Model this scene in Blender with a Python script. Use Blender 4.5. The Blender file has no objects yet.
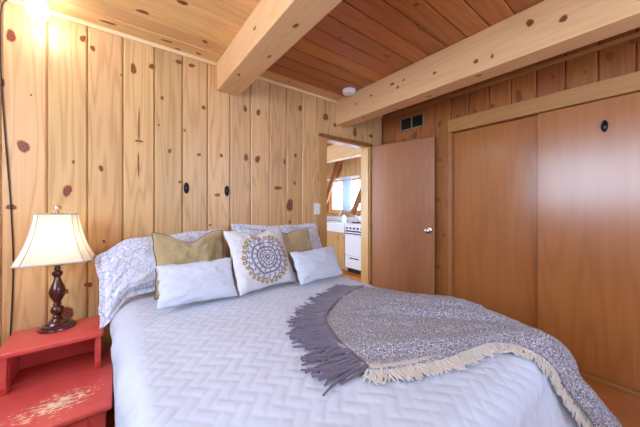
import bpy, bmesh, math, random
import numpy as np
from mathutils import Vector, Matrix, noise as mnoise

SC = bpy.context.scene
COL = SC.collection
PI = math.pi

# ------------------------------------------------------------------ helpers
def tag(o, label=None, cat=None, group=None, kind=None):
    if label: o['label'] = label
    if cat: o['category'] = cat
    if group: o['group'] = group
    if kind: o['kind'] = kind
    return o

def link(name, me, mats, parent=None):
    o = bpy.data.objects.new(name, me)
    for m in (mats if isinstance(mats, (list, tuple)) else [mats]):
        me.materials.append(m)
    COL.objects.link(o)
    if parent is not None:
        o.parent = parent
    return o

def thing(name, loc, label, cat, group=None, rz=0.0):
    o = bpy.data.objects.new(name, None)
    o.empty_display_size = 0.1
    o.location = loc
    o.rotation_euler = (0, 0, rz)
    COL.objects.link(o)
    return tag(o, label, cat, group)

def new_bm():
    bm = bmesh.new()
    bm.faces.layers.float.new('tone')
    return bm

def finish(name, bm, mats, parent=None, smooth=False, offset=None, recalc=True):
    """bm is in world coordinates; offset = origin of the parent thing"""
    if recalc:
        bmesh.ops.recalc_face_normals(bm, faces=bm.faces)
    if offset is not None:
        bmesh.ops.translate(bm, verts=bm.verts, vec=-Vector(offset))
    me = bpy.data.meshes.new(name)
    bm.to_mesh(me); bm.free()
    if smooth:
        me.polygons.foreach_set('use_smooth', [True] * len(me.polygons))
        if smooth != 'all':
            me.set_sharp_from_angle(angle=math.radians(smooth if smooth is not True else 40))
    return link(name, me, mats, parent)

def part(name, bm, mats, parent, smooth=False):
    p = Vector((0, 0, 0)); q = parent
    while q is not None:
        p = p + Vector(q.location); q = q.parent
    return finish(name, bm, mats, parent, smooth, offset=p)

def box(bm, a, b, bev=0.0, seg=2, mi=0, tone=None, mat=None):
    x0, y0, z0 = a; x1, y1, z1 = b
    co = [(x0,y0,z0),(x1,y0,z0),(x1,y1,z0),(x0,y1,z0),(x0,y0,z1),(x1,y0,z1),(x1,y1,z1),(x0,y1,z1)]
    vs = [bm.verts.new(c) for c in co]
    fs = [bm.faces.new([vs[i] for i in f]) for f in ((0,3,2,1),(4,5,6,7),(0,1,5,4),(1,2,6,5),(2,3,7,6),(3,0,4,7))]
    tl = bm.faces.layers.float.get('tone')
    t = random.random() if tone is None else tone
    allf = fs
    if bev > 0:
        es = list({e for f in fs for e in f.edges})
        r = bmesh.ops.bevel(bm, geom=es, offset=bev, segments=seg, profile=0.5, affect='EDGES')
        allf = list({f for v in r['verts'] for f in v.link_faces} | {f for f in fs if f.is_valid})
    for f in allf:
        f.material_index = mi
        if tl: f[tl] = t
    if mat is not None:
        vv = {v for f in allf for v in f.verts}
        bmesh.ops.transform(bm, matrix=mat, verts=list(vv))
    return allf

def lathe(bm, prof, c, n=28, mi=0, sx=1.0, sy=1.0, mat=None):
    rings = []
    allv = []
    for r, z in prof:
        if r < 1e-5:
            v = bm.verts.new((c[0], c[1], c[2] + z)); rings.append([v]); allv.append(v)
        else:
            ring = [bm.verts.new((c[0] + r*sx*math.cos(2*PI*i/n), c[1] + r*sy*math.sin(2*PI*i/n), c[2] + z)) for i in range(n)]
            rings.append(ring); allv += ring
    for A, B in zip(rings, rings[1:]):
        for i in range(n):
            j = (i + 1) % n
            if len(A) == 1 and len(B) == 1: continue
            if len(A) == 1: f = bm.faces.new((A[0], B[i], B[j]))
            elif len(B) == 1: f = bm.faces.new((A[i], A[j], B[0]))
            else: f = bm.faces.new((A[i], A[j], B[j], B[i]))
            f.material_index = mi
    for R in (rings[0], rings[-1]):
        if len(R) > 2:
            f = bm.faces.new(R); f.material_index = mi
    if mat is not None:
        bmesh.ops.transform(bm, matrix=mat, verts=allv)
    return allv

def tube(bm, pts, rad, n=8, mi=0, closed=False):
    pts = [Vector(p) for p in pts]
    rings = []
    up = Vector((0, 0, 1))
    m = len(pts)
    for i, p in enumerate(pts):
        if closed: d = pts[(i+1) % m] - pts[i-1]
        else: d = pts[min(i+1, m-1)] - pts[max(i-1, 0)]
        d.normalize()
        a = d.cross(up)
        if a.length < 1e-3: a = d.cross(Vector((0, 1, 0)))
        a.normalize(); b = a.cross(d)
        r = rad[i] if isinstance(rad, (list, tuple)) else rad
        rings.append([bm.verts.new(p + r*(a*math.cos(2*PI*k/n) + b*math.sin(2*PI*k/n))) for k in range(n)])
    prs = list(zip(rings, rings[1:]))
    if closed: prs.append((rings[-1], rings[0]))
    for A, B in prs:
        for k in range(n):
            f = bm.faces.new((A[k], A[(k+1) % n], B[(k+1) % n], B[k])); f.material_index = mi
    if not closed:
        for R in (rings[0], rings[-1]):
            f = bm.faces.new(R); f.material_index = mi

def smooth_path(pts, n=8):
    pts = [Vector(p) for p in pts]
    out = []
    for i in range(len(pts) - 1):
        p0 = pts[max(i-1, 0)]; p1 = pts[i]; p2 = pts[i+1]; p3 = pts[min(i+2, len(pts)-1)]
        for k in range(n):
            t = k / n
            out.append(0.5*((2*p1) + (p2-p0)*t + (2*p0-5*p1+4*p2-p3)*t*t + (3*p1-p0-3*p2+p3)*t**3))
    out.append(pts[-1])
    return out

def prism(bm, poly, axis, a, b, mi=0, tone=None):
    """poly: list of 2D points; axis 'x','y','z' extruded from a to b"""
    def P(p, t):
        if axis == 'x': return (t, p[0], p[1])
        if axis == 'y': return (p[0], t, p[1])
        return (p[0], p[1], t)
    A = [bm.verts.new(P(p, a)) for p in poly]; B = [bm.verts.new(P(p, b)) for p in poly]
    fs = [bm.faces.new(A), bm.faces.new(B)]
    n = len(poly)
    for i in range(n):
        fs.append(bm.faces.new((A[i], A[(i+1) % n], B[(i+1) % n], B[i])))
    tl = bm.faces.layers.float.get('tone'); t = random.random() if tone is None else tone
    for f in fs:
        f.material_index = mi
        if tl: f[tl] = t
    return fs

def grid_mesh(name, P, colors=None):
    """P: (n, m, 3) array -> quad mesh"""
    n, m, _ = P.shape
    idx = np.arange(n*m).reshape(n, m)
    q = np.stack([idx[:-1, :-1], idx[1:, :-1], idx[1:, 1:], idx[:-1, 1:]], -1).reshape(-1, 4)
    me = bpy.data.meshes.new(name)
    me.from_pydata(P.reshape(-1, 3).tolist(), [], q.tolist())
    me.polygons.foreach_set('use_smooth', [True] * len(me.polygons))
    if colors is not None:
        ca = me.color_attributes.new('col', 'FLOAT_COLOR', 'POINT')
        rgba = np.ones((n*m, 4), np.float32); rgba[:, :3] = colors.reshape(-1, 3)
        ca.data.foreach_set('color', rgba.ravel())
    return me

# smooth value noise on arrays
_rng = np.random.RandomState(7)
_TAB = _rng.rand(256, 256)
def vnoise(x, y):
    xi = np.floor(x).astype(int); yi = np.floor(y).astype(int)
    fx = x - xi; fy = y - yi
    fx = fx*fx*(3-2*fx); fy = fy*fy*(3-2*fy)
    g = lambda a, b: _TAB[a % 256, b % 256]
    return (g(xi, yi)*(1-fx)*(1-fy) + g(xi+1, yi)*fx*(1-fy) + g(xi, yi+1)*(1-fx)*fy + g(xi+1, yi+1)*fx*fy)*2 - 1
def fnoise(x, y, o=3):
    return sum(vnoise(x*2**k + 17*k, y*2**k + 31*k) / 2**k for k in range(o))

# ------------------------------------------------------------------ materials
def srgb(h):
    r, g, b = (h if isinstance(h, tuple) else tuple(int(h[i:i+2], 16) for i in (0, 2, 4)))
    f = lambda c: (c/255/12.92) if c/255 <= 0.04045 else ((c/255+0.055)/1.055)**2.4
    return (f(r), f(g), f(b), 1.0)

class NT:
    def __init__(s, name):
        s.m = bpy.data.materials.new(name); s.m.use_nodes = True
        s.t = s.m.node_tree; s.t.nodes.clear()
        s.out = s.n('ShaderNodeOutputMaterial')
    def n(s, ty, **kw):
        nd = s.t.nodes.new(ty)
        for k, v in kw.items(): setattr(nd, k, v)
        return nd
    def l(s, a, b): s.t.links.new(a, b)
    def math(s, op, a, b=None, c=None):
        nd = s.n('ShaderNodeMath', operation=op)
        for i, v in enumerate((a, b, c)):
            if v is None: continue
            if isinstance(v, (int, float)): nd.inputs[i].default_value = v
            else: s.l(v, nd.inputs[i])
        return nd.outputs[0]
    def mix(s, fac, a, b, mode='MIX'):
        nd = s.n('ShaderNodeMix', data_type='RGBA', blend_type=mode)
        for i, v in ((0, fac), (6, a), (7, b)):
            if isinstance(v, (int, float)): nd.inputs[i].default_value = v
            elif isinstance(v, tuple): nd.inputs[i].default_value = v
            else: s.l(v, nd.inputs[i])
        return nd.outputs[2]
    def ramp(s, fac, stops, interp='LINEAR'):
        nd = s.n('ShaderNodeValToRGB'); cr = nd.color_ramp; cr.interpolation = interp
        while len(cr.elements) < len(stops): cr.elements.new(0.5)
        for e, (p, c) in zip(cr.elements, stops): e.position = p; e.color = c
        s.l(fac, nd.inputs[0]); return nd.outputs[0]
    def coords(s, scale=(1,1,1), kind='Object'):
        tc = s.n('ShaderNodeTexCoord'); mp = s.n('ShaderNodeMapping')
        mp.inputs['Scale'].default_value = scale
        s.l(tc.outputs[kind], mp.inputs[0]); return mp.outputs[0]
    def noise(s, vec, scale, detail=3, rough=.5, w=None, dist=0):
        nd = s.n('ShaderNodeTexNoise', noise_dimensions='4D' if w is not None else '3D')
        s.l(vec, nd.inputs['Vector']); nd.inputs['Scale'].default_value = scale
        nd.inputs['Detail'].default_value = detail; nd.inputs['Roughness'].default_value = rough
        nd.inputs['Distortion'].default_value = dist
        if w is not None: s.l(w, nd.inputs['W'])
        return nd.outputs[0]
    def bsdf(s, color, rough=.5, bump=None, bump_d=.01, bump_s=.5, **kw):
        b = s.n('ShaderNodeBsdfPrincipled')
        if isinstance(color, tuple): b.inputs['Base Color'].default_value = color
        else: s.l(color, b.inputs['Base Color'])
        if isinstance(rough, (int, float)): b.inputs['Roughness'].default_value = rough
        else: s.l(rough, b.inputs['Roughness'])
        for k, v in kw.items(): b.inputs[k.replace('_', ' ')].default_value = v
        if bump is not None:
            bp = s.n('ShaderNodeBump'); bp.inputs['Distance'].default_value = bump_d; bp.inputs['Strength'].default_value = bump_s
            s.l(bump, bp.inputs['Height']); s.l(bp.outputs[0], b.inputs['Normal'])
        s.l(b.outputs[0], s.out.inputs[0])
        return b

def wood(name, light, dark, axis='z', rough=.4, ring=.5, var=.25, red=None, spec=.5, gscale=1.0, coat=0.0, streak=.35):
    """planed timber: growth-ring contours stretched along the grain + streaks + tone per board"""
    t = NT(name)
    st = {'x': (.42, 6, 6), 'y': (6, .42, 6), 'z': (6, 6, .42)}[axis]
    v = t.coords(tuple(a*gscale for a in st))
    at = t.n('ShaderNodeAttribute', attribute_name='tone'); tone = at.outputs['Fac']
    w = t.math('MULTIPLY', tone, 37.0)
    n1 = t.noise(v, 1.1, 2, .45, w)
    rings = t.math('SINE', t.math('MULTIPLY', n1, 95.0))
    rings = t.math('MULTIPLY_ADD', rings, .5, .5)
    rings = t.math('POWER', rings, 2.4)
    st2 = {'x': (.6, 60, 60), 'y': (60, .6, 60), 'z': (60, 60, .6)}[axis]
    v2 = t.coords(st2)
    fine = t.noise(v2, 2.0, 4, .6, w)
    big = t.noise(v, .6, 2, .5, w)
    fac = t.math('ADD', t.math('MULTIPLY', rings, .45*ring), t.math('MULTIPLY', t.math('SUBTRACT', fine, .35), streak))
    fac = t.math('ADD', fac, t.math('MULTIPLY', t.math('SUBTRACT', big, .4), .5))
    c = t.mix(0.0, light, dark)
    mx = t.n('ShaderNodeMix', data_type='RGBA', clamp_factor=True)
    t.l(fac, mx.inputs[0]); mx.inputs[6].default_value = light; mx.inputs[7].default_value = dark
    col = mx.outputs[2]
    h = t.n('ShaderNodeHueSaturation')
    t.l(col, h.inputs['Color'])
    wn = t.n('ShaderNodeTexWhiteNoise', noise_dimensions='1D'); t.l(w, wn.inputs['W'])
    t.l(t.math('MULTIPLY_ADD', wn.outputs[0], var, 1 - var*.55), h.inputs['Value'])
    wn2 = t.n('ShaderNodeTexWhiteNoise', noise_dimensions='1D'); t.l(t.math('ADD', w, 5.3), wn2.inputs['W'])
    t.l(t.math('MULTIPLY_ADD', wn2.outputs[0], .012, .495), h.inputs['Hue'])
    r = t.math('MULTIPLY_ADD', fine, .15, rough - .07)
    t.bsdf(h.outputs[0], r, bump=fine, bump_d=.0015, bump_s=.35, Specular_IOR_Level=spec, Coat_Weight=coat, Coat_Roughness=.2)
    return t.m

def plain(name, col, rough=.5, metal=0.0, bumpscale=None, bump_d=.002, **kw):
    t = NT(name)
    v = t.coords((1, 1, 1))
    n = t.noise(v, bumpscale or 25, 3)
    c = t.mix(t.math('MULTIPLY', n, .25), col, tuple(x*.8 for x in col[:3]) + (1,))
    t.bsdf(c, rough, bump=n if bumpscale else None, bump_d=bump_d, Metallic=metal, **kw)
    return t.m

def fabric(name, col, scale=900, var=.12, sheen=.15, bump_d=.0015, attr=None, rough=.9):
    t = NT(name)
    v = t.coords((1, 1, 1))
    weave = t.noise(v, scale, 2)
    soft = t.noise(v, 14, 3)
    if attr:
        a = t.n('ShaderNodeAttribute', attribute_name=attr); base = a.outputs['Color']
    else: base = col
    c = t.mix(t.math('MULTIPLY', weave, var), base, (.1, .1, .12, 1))
    c = t.mix(t.math('MULTIPLY', soft, .10), c, (.35, .35, .4, 1), 'MULTIPLY')
    t.bsdf(c, rough, bump=weave, bump_d=bump_d, bump_s=.5, Sheen_Weight=sheen, Specular_IOR_Level=.2)
    return t.m

def emit(name, col, s):
    t = NT(name); e = t.n('ShaderNodeEmission')
    e.inputs[0].default_value = col; e.inputs[1].default_value = s
    t.l(e.outputs[0], t.out.inputs[0]); return t.m

def glass(name, tint=(1, 1, 1, 1)):
    t = NT(name)
    tr = t.n('ShaderNodeBsdfTransparent'); tr.inputs[0].default_value = tint
    gl = t.n('ShaderNodeBsdfGlossy'); gl.inputs['Roughness'].default_value = .02
    mx = t.n('ShaderNodeMixShader'); mx.inputs[0].default_value = .06
    t.l(tr.outputs[0], mx.inputs[1]); t.l(gl.outputs[0], mx.inputs[2]); t.l(mx.outputs[0], t.out.inputs[0])
    return t.m

M = {}
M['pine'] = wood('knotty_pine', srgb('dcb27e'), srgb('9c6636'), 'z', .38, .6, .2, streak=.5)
M['pine_x'] = wood('pine_lengthways', srgb('efd3a2'), srgb('d0a468'), 'x', .38, .4, .1)
M['pine_y'] = wood('pine_trim', srgb('b57f4c'), srgb('86522a'), 'y', .38, .4, .1)
M['pine_red'] = wood('shaded_red_pine', srgb('a86636'), srgb('622e12'), 'z', .38, .6, .4)  # reddish right-wall boards, with the shade up there put into the darker colour
M['casing'] = wood('casing_pine', srgb('cf9f60'), srgb('a56f36'), 'z', .35, .4, .1)
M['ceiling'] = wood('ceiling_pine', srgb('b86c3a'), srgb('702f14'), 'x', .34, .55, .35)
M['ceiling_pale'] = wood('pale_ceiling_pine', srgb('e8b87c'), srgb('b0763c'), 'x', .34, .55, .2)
M['beam'] = wood('beam_fir', srgb('e2b784'), srgb('bf8a52'), 'y', .45, .4, .05)
M['ply'] = wood('closet_plywood', srgb('ba7240'), srgb('7c421e'), 'z', .24, .3, .1, gscale=.5, coat=.6, streak=.45)
M['doorply'] = wood('door_plywood', srgb('af744a'), srgb('704026'), 'z', .36, .25, .1, gscale=.8, coat=.1, streak=.7)
M['floor'] = wood('floor_wood', srgb('b0682c'), srgb('7f4318'), 'y', .25, .4, .3)
M['cab'] = wood('cabinet_pine', srgb('cfa870'), srgb('a87c45'), 'z', .4, .4, .1)
M['rafter'] = wood('rafter_wood', srgb('9a5c34'), srgb('77401f'), 'z', .5, .4, .1)

def knot_mat(name, outer):
    t = NT(name)
    at = t.n('ShaderNodeAttribute', attribute_name='rad')
    at2 = t.n('ShaderNodeAttribute', attribute_name='tone')
    v = t.coords((1, 1, 1)); n = t.noise(v, 120, 3)
    f = t.math('ADD', t.math('MULTIPLY', at.outputs['Fac'], .72), t.math('MULTIPLY', t.math('SUBTRACT', n, .5), .45))
    c1 = t.ramp(f, [(0, srgb('5e3414')), (.35, srgb('8e5828')), (.55, srgb('582c0c')), (.70, srgb('9a6228')), (.88, srgb(outer)), (1, srgb(outer))])
    c2 = t.ramp(f, [(0, srgb('6e2c24')), (.4, srgb('8c4436')), (.6, srgb('6c281e')), (.74, srgb('93502e')), (.88, srgb(outer)), (1, srgb(outer))])
    c = t.mix(at2.outputs['Fac'], c1, c2)
    t.bsdf(c, .4)
    return t.m
M['knot'] = knot_mat('knot', 'cb9a5e')
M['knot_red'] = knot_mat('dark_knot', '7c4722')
M['knot_ceil'] = knot_mat('ceiling_knot', '8e4e28')

def red_paint():
    t = NT('red_paint')
    v = t.coords((1, 1, 1), 'Object')
    n = t.noise(v, 18, 4, .6)
    c = t.mix(n, srgb('e0605a'), srgb('c84842'))
    # chipped patch on the lower tier: cream undercoat showing through the red
    sep = t.n('ShaderNodeSeparateXYZ'); t.l(v, sep.inputs[0])
    dx = t.math('DIVIDE', t.math('SUBTRACT', sep.outputs[0], .03), .19)
    dy = t.math('DIVIDE', t.math('SUBTRACT', sep.outputs[1], -.19), .105)
    dy = t.math('SUBTRACT', dy, t.math('MULTIPLY', dx, .35))
    r = t.math('SQRT', t.math('ADD', t.math('MULTIPLY', dx, dx), t.math('MULTIPLY', dy, dy)))
    ch = t.noise(t.coords((30, 90, 40)), 1.0, 6, .75)
    m = t.math('SUBTRACT', ch, t.math('MULTIPLY_ADD', r, .17, .455))
    zz = t.math('LESS_THAN', t.math('ABSOLUTE', t.math('SUBTRACT', sep.outputs[2], .371)), .012)
    m = t.math('MULTIPLY', t.math('GREATER_THAN', m, 0), zz)
    c = t.mix(m, c, srgb('f0dfc0'))
    t.bsdf(c, .33, bump=n, bump_d=.002, Specular_IOR_Level=.5)
    return t.m
M['red'] = red_paint()

M['white'] = plain('white_plastic', srgb('eceaea'), .35)
M['enamel'] = plain('white_enamel', srgb('eef0f4'), .2)
M['black'] = plain('black_metal', srgb('17171f'), .25, .3)
M['dark'] = plain('dark_cavity', srgb('1a1512'), .8)
M['chrome'] = plain('satin_nickel', srgb('cfc4b4'), .22, 1.0)
M['bronze'] = plain('bronze_plate', srgb('7a6a4a'), .5, .4)
M['ventframe'] = plain('vent_paint', srgb('8a6f4c'), .55)
M['lampwood'] = plain('turned_dark_wood', srgb('4c1d18'), .22, bumpscale=40, bump_d=.001, Coat_Weight=.4)
M['cord'] = plain('cord', srgb('30241f'), .5)
M['mattress'] = fabric('mattress_ticking', srgb('dcdce0'))
M['quilt'] = fabric('white_quilt', srgb('c8cee0'), 700, .06, .1)
M['lumbar'] = fabric('white_lumbar_cotton', srgb('cdd2e2'), 600, .06, .1)
M['gold'] = fabric('gold_velvet', srgb('ae9a70'), 500, .12, .6, rough=.7)
M['goldp'] = fabric('gold_piping', srgb('6f5a32'), 500, .2)
M['sham'] = fabric('scroll_print', srgb('ffffff'), 700, .05, .1, attr='col')
M['mandala'] = fabric('medallion_print', srgb('ffffff'), 700, .05, .1, attr='col')
M['dfringe'] = fabric('plum_fringe_yarn', srgb('64596c'), 900, .2, .3)
M['cfringe'] = fabric('cream_fringe_yarn', srgb('cfc3b8'), 900, .15, .3)
M['red_pot'] = plain('red_enamel', srgb('9a2a2a'), .3)
M['green'] = plain('green_plastic', srgb('2f8f5a'), .3)
M['blind'] = fabric('blind_fabric', srgb('8f98aa'), 300, .06)
M['glass'] = glass('window_glass')

def heather():
    t = NT('heather_knit')
    v = t.coords((1, 1, 1))
    n = t.noise(v, 120, 2, .6)
    n2 = t.noise(v, 190, 2, .6)
    big = t.noise(v, 9, 2)
    c = t.mix(t.ramp(n, [(.38, (0,0,0,1)), (.60, (1,1,1,1))]), srgb('5e5866'), srgb('9c97a2'))
    c = t.mix(t.ramp(n2, [(.55, (0,0,0,1)), (.63, (1,1,1,1))]), c, srgb('dcd8dc'))
    c = t.mix(t.math('MULTIPLY', big, .2), c, srgb('8c8292'))
    h = t.math('ADD', n, n2)
    t.bsdf(c, .95, bump=h, bump_d=.008, bump_s=.7, Sheen_Weight=.2, Specular_IOR_Level=.1)
    return t.m
M['throw'] = heather()

def shade_mat():
    t = NT('lamp_shade_linen')
    v = t.coords((1, 1, 1)); n = t.noise(v, 400, 2)
    c = t.mix(t.math('MULTIPLY', n, .1), srgb('f6eedd'), srgb('d8ccb0'))
    d = t.n('ShaderNodeBsdfDiffuse'); tr = t.n('ShaderNodeBsdfTranslucent')
    t.l(c, d.inputs[0]); t.l(c, tr.inputs[0])
    mx = t.n('ShaderNodeMixShader'); mx.inputs[0].default_value = .5
    t.l(d.outputs[0], mx.inputs[1]); t.l(tr.outputs[0], mx.inputs[2]); t.l(mx.outputs[0], t.out.inputs[0])
    return t.m
M['shade'] = shade_mat()
M['shadetrim'] = fabric('shade_trim', srgb('c4bab0'), 500, .2)
M['globe'] = emit('lit_globe', (1.0, .97, .98, 1), 34.0)
M['lampbulb'] = emit('lit_bulb', (1.0, .84, .62, 1), 36.0)

# ------------------------------------------------------------------ room dimensions
XR, YB, ZC = 2.76, 2.28, 2.455         # right wall, back wall, ceiling
XL, YF = -1.25, -1.35                  # left wall, front wall (behind the camera)
BW = .185                              # board width
random.seed(3)

def board(bm, axis, a0, a1, z0, z1, face, nrm, tone, ch=.0085, depth=.008, th=.018, gap=.0018):
    """one vertical (or ceiling) board with V-groove edges. axis: the direction ACROSS the boards.
       face = coordinate of the visible face, nrm = +-1 the way it looks. z0..z1 = extent along the grain"""
    b = face - nrm*th
    g = face - nrm*depth
    a0 += gap; a1 -= gap
    prof = [(a0, b), (a0, g), (a0 + ch, face), (a1 - ch, face), (a1, g), (a1, b)]
    tl = bm.faces.layers.float.get('tone')
    def P(p, z):
        if axis == 'x': return (p[0], p[1], z)       # wall looking along y
        if axis == 'y': return (p[1], p[0], z)       # wall looking along x
        if axis == 'c': return (z, p[0], p[1])       # ceiling: across y, along x
    A = [bm.verts.new(P(p, z0)) for p in prof]; B = [bm.verts.new(P(p, z1)) for p in prof]
    fs = [bm.faces.new((A[i], A[i+1], B[i+1], B[i])) for i in range(5)]
    fs += [bm.faces.new((A[5], A[0], B[0], B[5])), bm.faces.new(A), bm.faces.new(B)]
    for f in fs:
        f[tl] = tone

def knots(bm, pts, plane, face, nrm, mi=1):
    """flat knots set in the board surface. pts: (across, along, radius_across, radius_along, reddish)"""
    tl = bm.faces.layers.float.get('tone')
    rl = bm.verts.layers.float.get('rad') or bm.verts.layers.float.new('rad')
    for (a, z, ra, rz, red) in pts:
        n = 14
        ph = random.random()*6
        def P(da, dz):
            f = face + nrm*.0007
            if plane == 'x': return (a + da, f, z + dz)
            if plane == 'y': return (f, a + da, z + dz)
            return (a + da, z + dz, f)
        c = bm.verts.new(P(0, 0)); c[rl] = 0
        prev = [c]
        ra *= .88; rz *= .88
        for k, rr in enumerate((.5, 1.0, 1.3)):
            ring = []
            for i in range(n):
                th = 2*PI*i/n
                w = rr*(1 + .14*math.sin(2*th + ph) + .08*math.sin(3*th + 2*ph))
                vv = bm.verts.new(P(ra*w*math.cos(th), rz*w*math.sin(th))); vv[rl] = rr
                ring.append(vv)
            for i in range(n):
                j = (i+1) % n
                f = bm.faces.new((prev[0], ring[i], ring[j])) if k == 0 else bm.faces.new((prev[i], ring[i], ring[j], prev[j]))
                f.material_index = mi; f[tl] = red
            prev = ring

# --- back wall (runs along x, looks to -y)
DX0, DX1, DZ = 1.815, 2.515, 2.015     # doorway
bm = new_bm(); bm.verts.layers.float.new('rad')
edges = [.028 + BW*(i) for i in range(-8, 15)]
for e in edges:
    a0, a1 = max(e, XL), min(e + BW, XR)
    if a1 - a0 < .03: continue
    tn = random.random()
    if a1 <= DX0 or a0 >= DX1: board(bm, 'x', a0, a1, 0, ZC, YB, -1, tn)
    else:
        if a0 < DX0 - .02: board(bm, 'x', a0, DX0, 0, ZC, YB, -1, tn)
        if a1 > DX1 + .02: board(bm, 'x', DX1, a1, 0, ZC, YB, -1, tn)
        board(bm, 'x', max(a0, DX0), min(a1, DX1), DZ, ZC, YB, -1, tn)
box(bm, (XL-.1, YB+.018, 0), (DX0, YB+.12, ZC), tone=.3)
box(bm, (DX1, YB+.018, 0), (XR+.1, YB+.12, ZC), tone=.3)
box(bm, (DX0, YB+.018, DZ), (DX1, YB+.12, ZC), tone=.3)
BK = [(-0.488, 2.239, 0.0212, 0.0315, 0.9), (-0.44, 1.613, 0.026, 0.0321, 1), (-0.487, 1.259, 0.0192, 0.0172, 1), (-0.253, 1.361, 0.0207, 0.0376, 1), (-0.225, 1.544, 0.0084, 0.0114, 0.2), (-0.09, 1.514, 0.0113, 0.0232, 0.2), (0.086, 2.232, 0.0185, 0.0352, 0.1), (0.195, 2.282, 0.0199, 0.0182, 0.1), (0.118, 1.727, 0.0297, 0.0071, 0.2), (0.118, 1.841, 0.0053, 0.1138, 0.1), (0.115, 1.556, 0.0053, 0.0995, 0.1), (0.26, 2.068, 0.0129, 0.0149, 0.1), (0.24, 1.864, 0.0076, 0.0089, 0.1), (0.31, 1.68, 0.0133, 0.0174, 0.1), (0.373, 2.373, 0.0278, 0.0154, 0.1), (0.463, 2.375, 0.0219, 0.0158, 0.1), (0.516, 1.677, 0.015, 0.0144, 0.1), (0.38, 1.45, 0.0111, 0.0123, 0.1), (-0.179, 2.342, 0.0169, 0.0206, 0.3), (-0.132, 2.296, 0.0125, 0.0196, 0.3), (-0.075, 1.028, 0.0083, 0.0107, 0.6), (-0.261, 0.731, 0.0137, 0.0187, 0.7), (-0.252, 0.594, 0.0277, 0.0439, 1), (-0.152, 0.754, 0.0198, 0.0169, 0.3), (0.551, 2.062, 0.0138, 0.0194, 0.1), (0.411, 1.853, 0.0085, 0.0125, 0.1), (0.691, 1.69, 0.0149, 0.0152, 0.1), (0.66, 1.357, 0.0245, 0.0134, 0.2), (0.9, 2.131, 0.0194, 0.0267, 0.1), (1.024, 2.124, 0.0207, 0.0276, 0.1), (0.907, 1.698, 0.0223, 0.0303, 0.1), (1.017, 1.693, 0.0256, 0.0321, 0.1), (1.299, 1.697, 0.0135, 0.0275, 0.1), (1.227, 1.439, 0.0382, 0.0193, 0.3), (1.359, 1.271, 0.0418, 0.0557, 0.9), (1.48, 2.267, 0.0245, 0.0307, 0.1), (1.425, 1.775, 0.0167, 0.0202, 0.1), (1.415, 1.497, 0.0142, 0.0202, 0.1), (1.729, 1.575, 0.0273, 0.054, 0.4), (1.816, 2.244, 0.034, 0.044, 0.1), (2.266, 2.148, 0.0338, 0.0481, 0.3), (1.95, 2.181, 0.0224, 0.0226, 0.3), (2.549, 2.152, 0.03, 0.0253, 0.3), (-0.409, 1.921, 0.0041, 0.0071, 0.3), (-0.518, 1.961, 0.0075, 0.0226, 0.9), (1.361, 1.106, 0.0139, 0.0199, 0.3), (0.601, 1.109, 0.0102, 0.0107, 0.2), (0.016, 2.166, 0.0055, 0.0083, 0.2), (-0.299, 1.24, 0.0053, 0.0086, 0.3)]
knots(bm, BK, 'x', YB, -1)
tag(finish('wall_back', bm, [M['pine'], M['knot']]), 'knotty pine board wall behind the bed', 'wall', kind='structure')

# --- right wall (runs along y, looks to -x) with the closet opening
CY0, CY1, CZ = -.10, 1.372, 2.035      # closet opening
bm = new_bm(); bm.verts.layers.float.new('rad')
RW = .1775
edges = [1.372 + RW*i for i in range(-16, 6)]
for e in edges:
    a0, a1 = max(e, YF), min(e + RW, YB)
    if a1 - a0 < .03: continue
    tn = random.random()
    if a0 >= CY1 - .01 or a1 <= CY0: board(bm, 'y', a0, a1, 0, ZC, XR, -1, tn)
    else:
        z0 = CZ + .06
        board(bm, 'y', a0, a1, z0, ZC, XR, -1, tn)
        if a0 < CY0 - .02: board(bm, 'y', a0, CY0, 0, z0, XR, -1, tn)
box(bm, (XR+.018, YF, 0), (XR+.10, CY0, ZC), tone=.3)
box(bm, (XR+.018, CY1, 0), (XR+.10, YB+.12, ZC), tone=.3)
box(bm, (XR+.018, CY0, CZ), (XR+.10, CY1, ZC), tone=.3)
box(bm, (XR+.62, YF, 0), (XR+.66, YB+.12, ZC), tone=.3)          # back of the closet
box(bm, (XR+.1, CY1+.3, 0), (XR+.62, CY1+.34, ZC), tone=.3)
box(bm, (XR+.1, CY0-.34, 0), (XR+.62, CY0-.3, ZC), tone=.3)
RK = [(0.249, 2.321, 0.019, 0.0353, 0.4), (0.219, 2.147, 0.0208, 0.0174, 0.4), (0.468, 2.153, 0.0199, 0.0193, 0.4), (0.558, 2.295, 0.0122, 0.016, 0.4), (0.784, 2.208, 0.0215, 0.052, 0.4), (0.989, 2.193, 0.0164, 0.0186, 0.4), (0.134, 2.386, 0.0214, 0.0269, 0.4), (1.491, 2.149, 0.0222, 0.0324, 0.5), (1.795, 2.093, 0.039, 0.0351, 0.4), (1.511, 1.33, 0.0169, 0.0217, 0.4), (1.439, 0.957, 0.013, 0.0149, 0.4), (1.511, 0.603, 0.0202, 0.0217, 0.5), (1.136, 2.179, 0.0163, 0.0292, 0.4), (1.298, 2.174, 0.0149, 0.0306, 0.3), (0.373, 2.261, 0.0079, 0.0149, 0.3), (0.657, 2.102, 0.0131, 0.0207, 0.4), (1.488, 1.761, 0.0156, 0.0194, 0.4), (1.941, 2.066, 0.0169, 0.0182, 0.4)]
knots(bm, RK, 'y', XR, -1)
tag(finish('wall_right', bm, [M['pine_red'], M['knot_red']]), 'reddish pine board wall around the sliding closet', 'wall', kind='structure')

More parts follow.
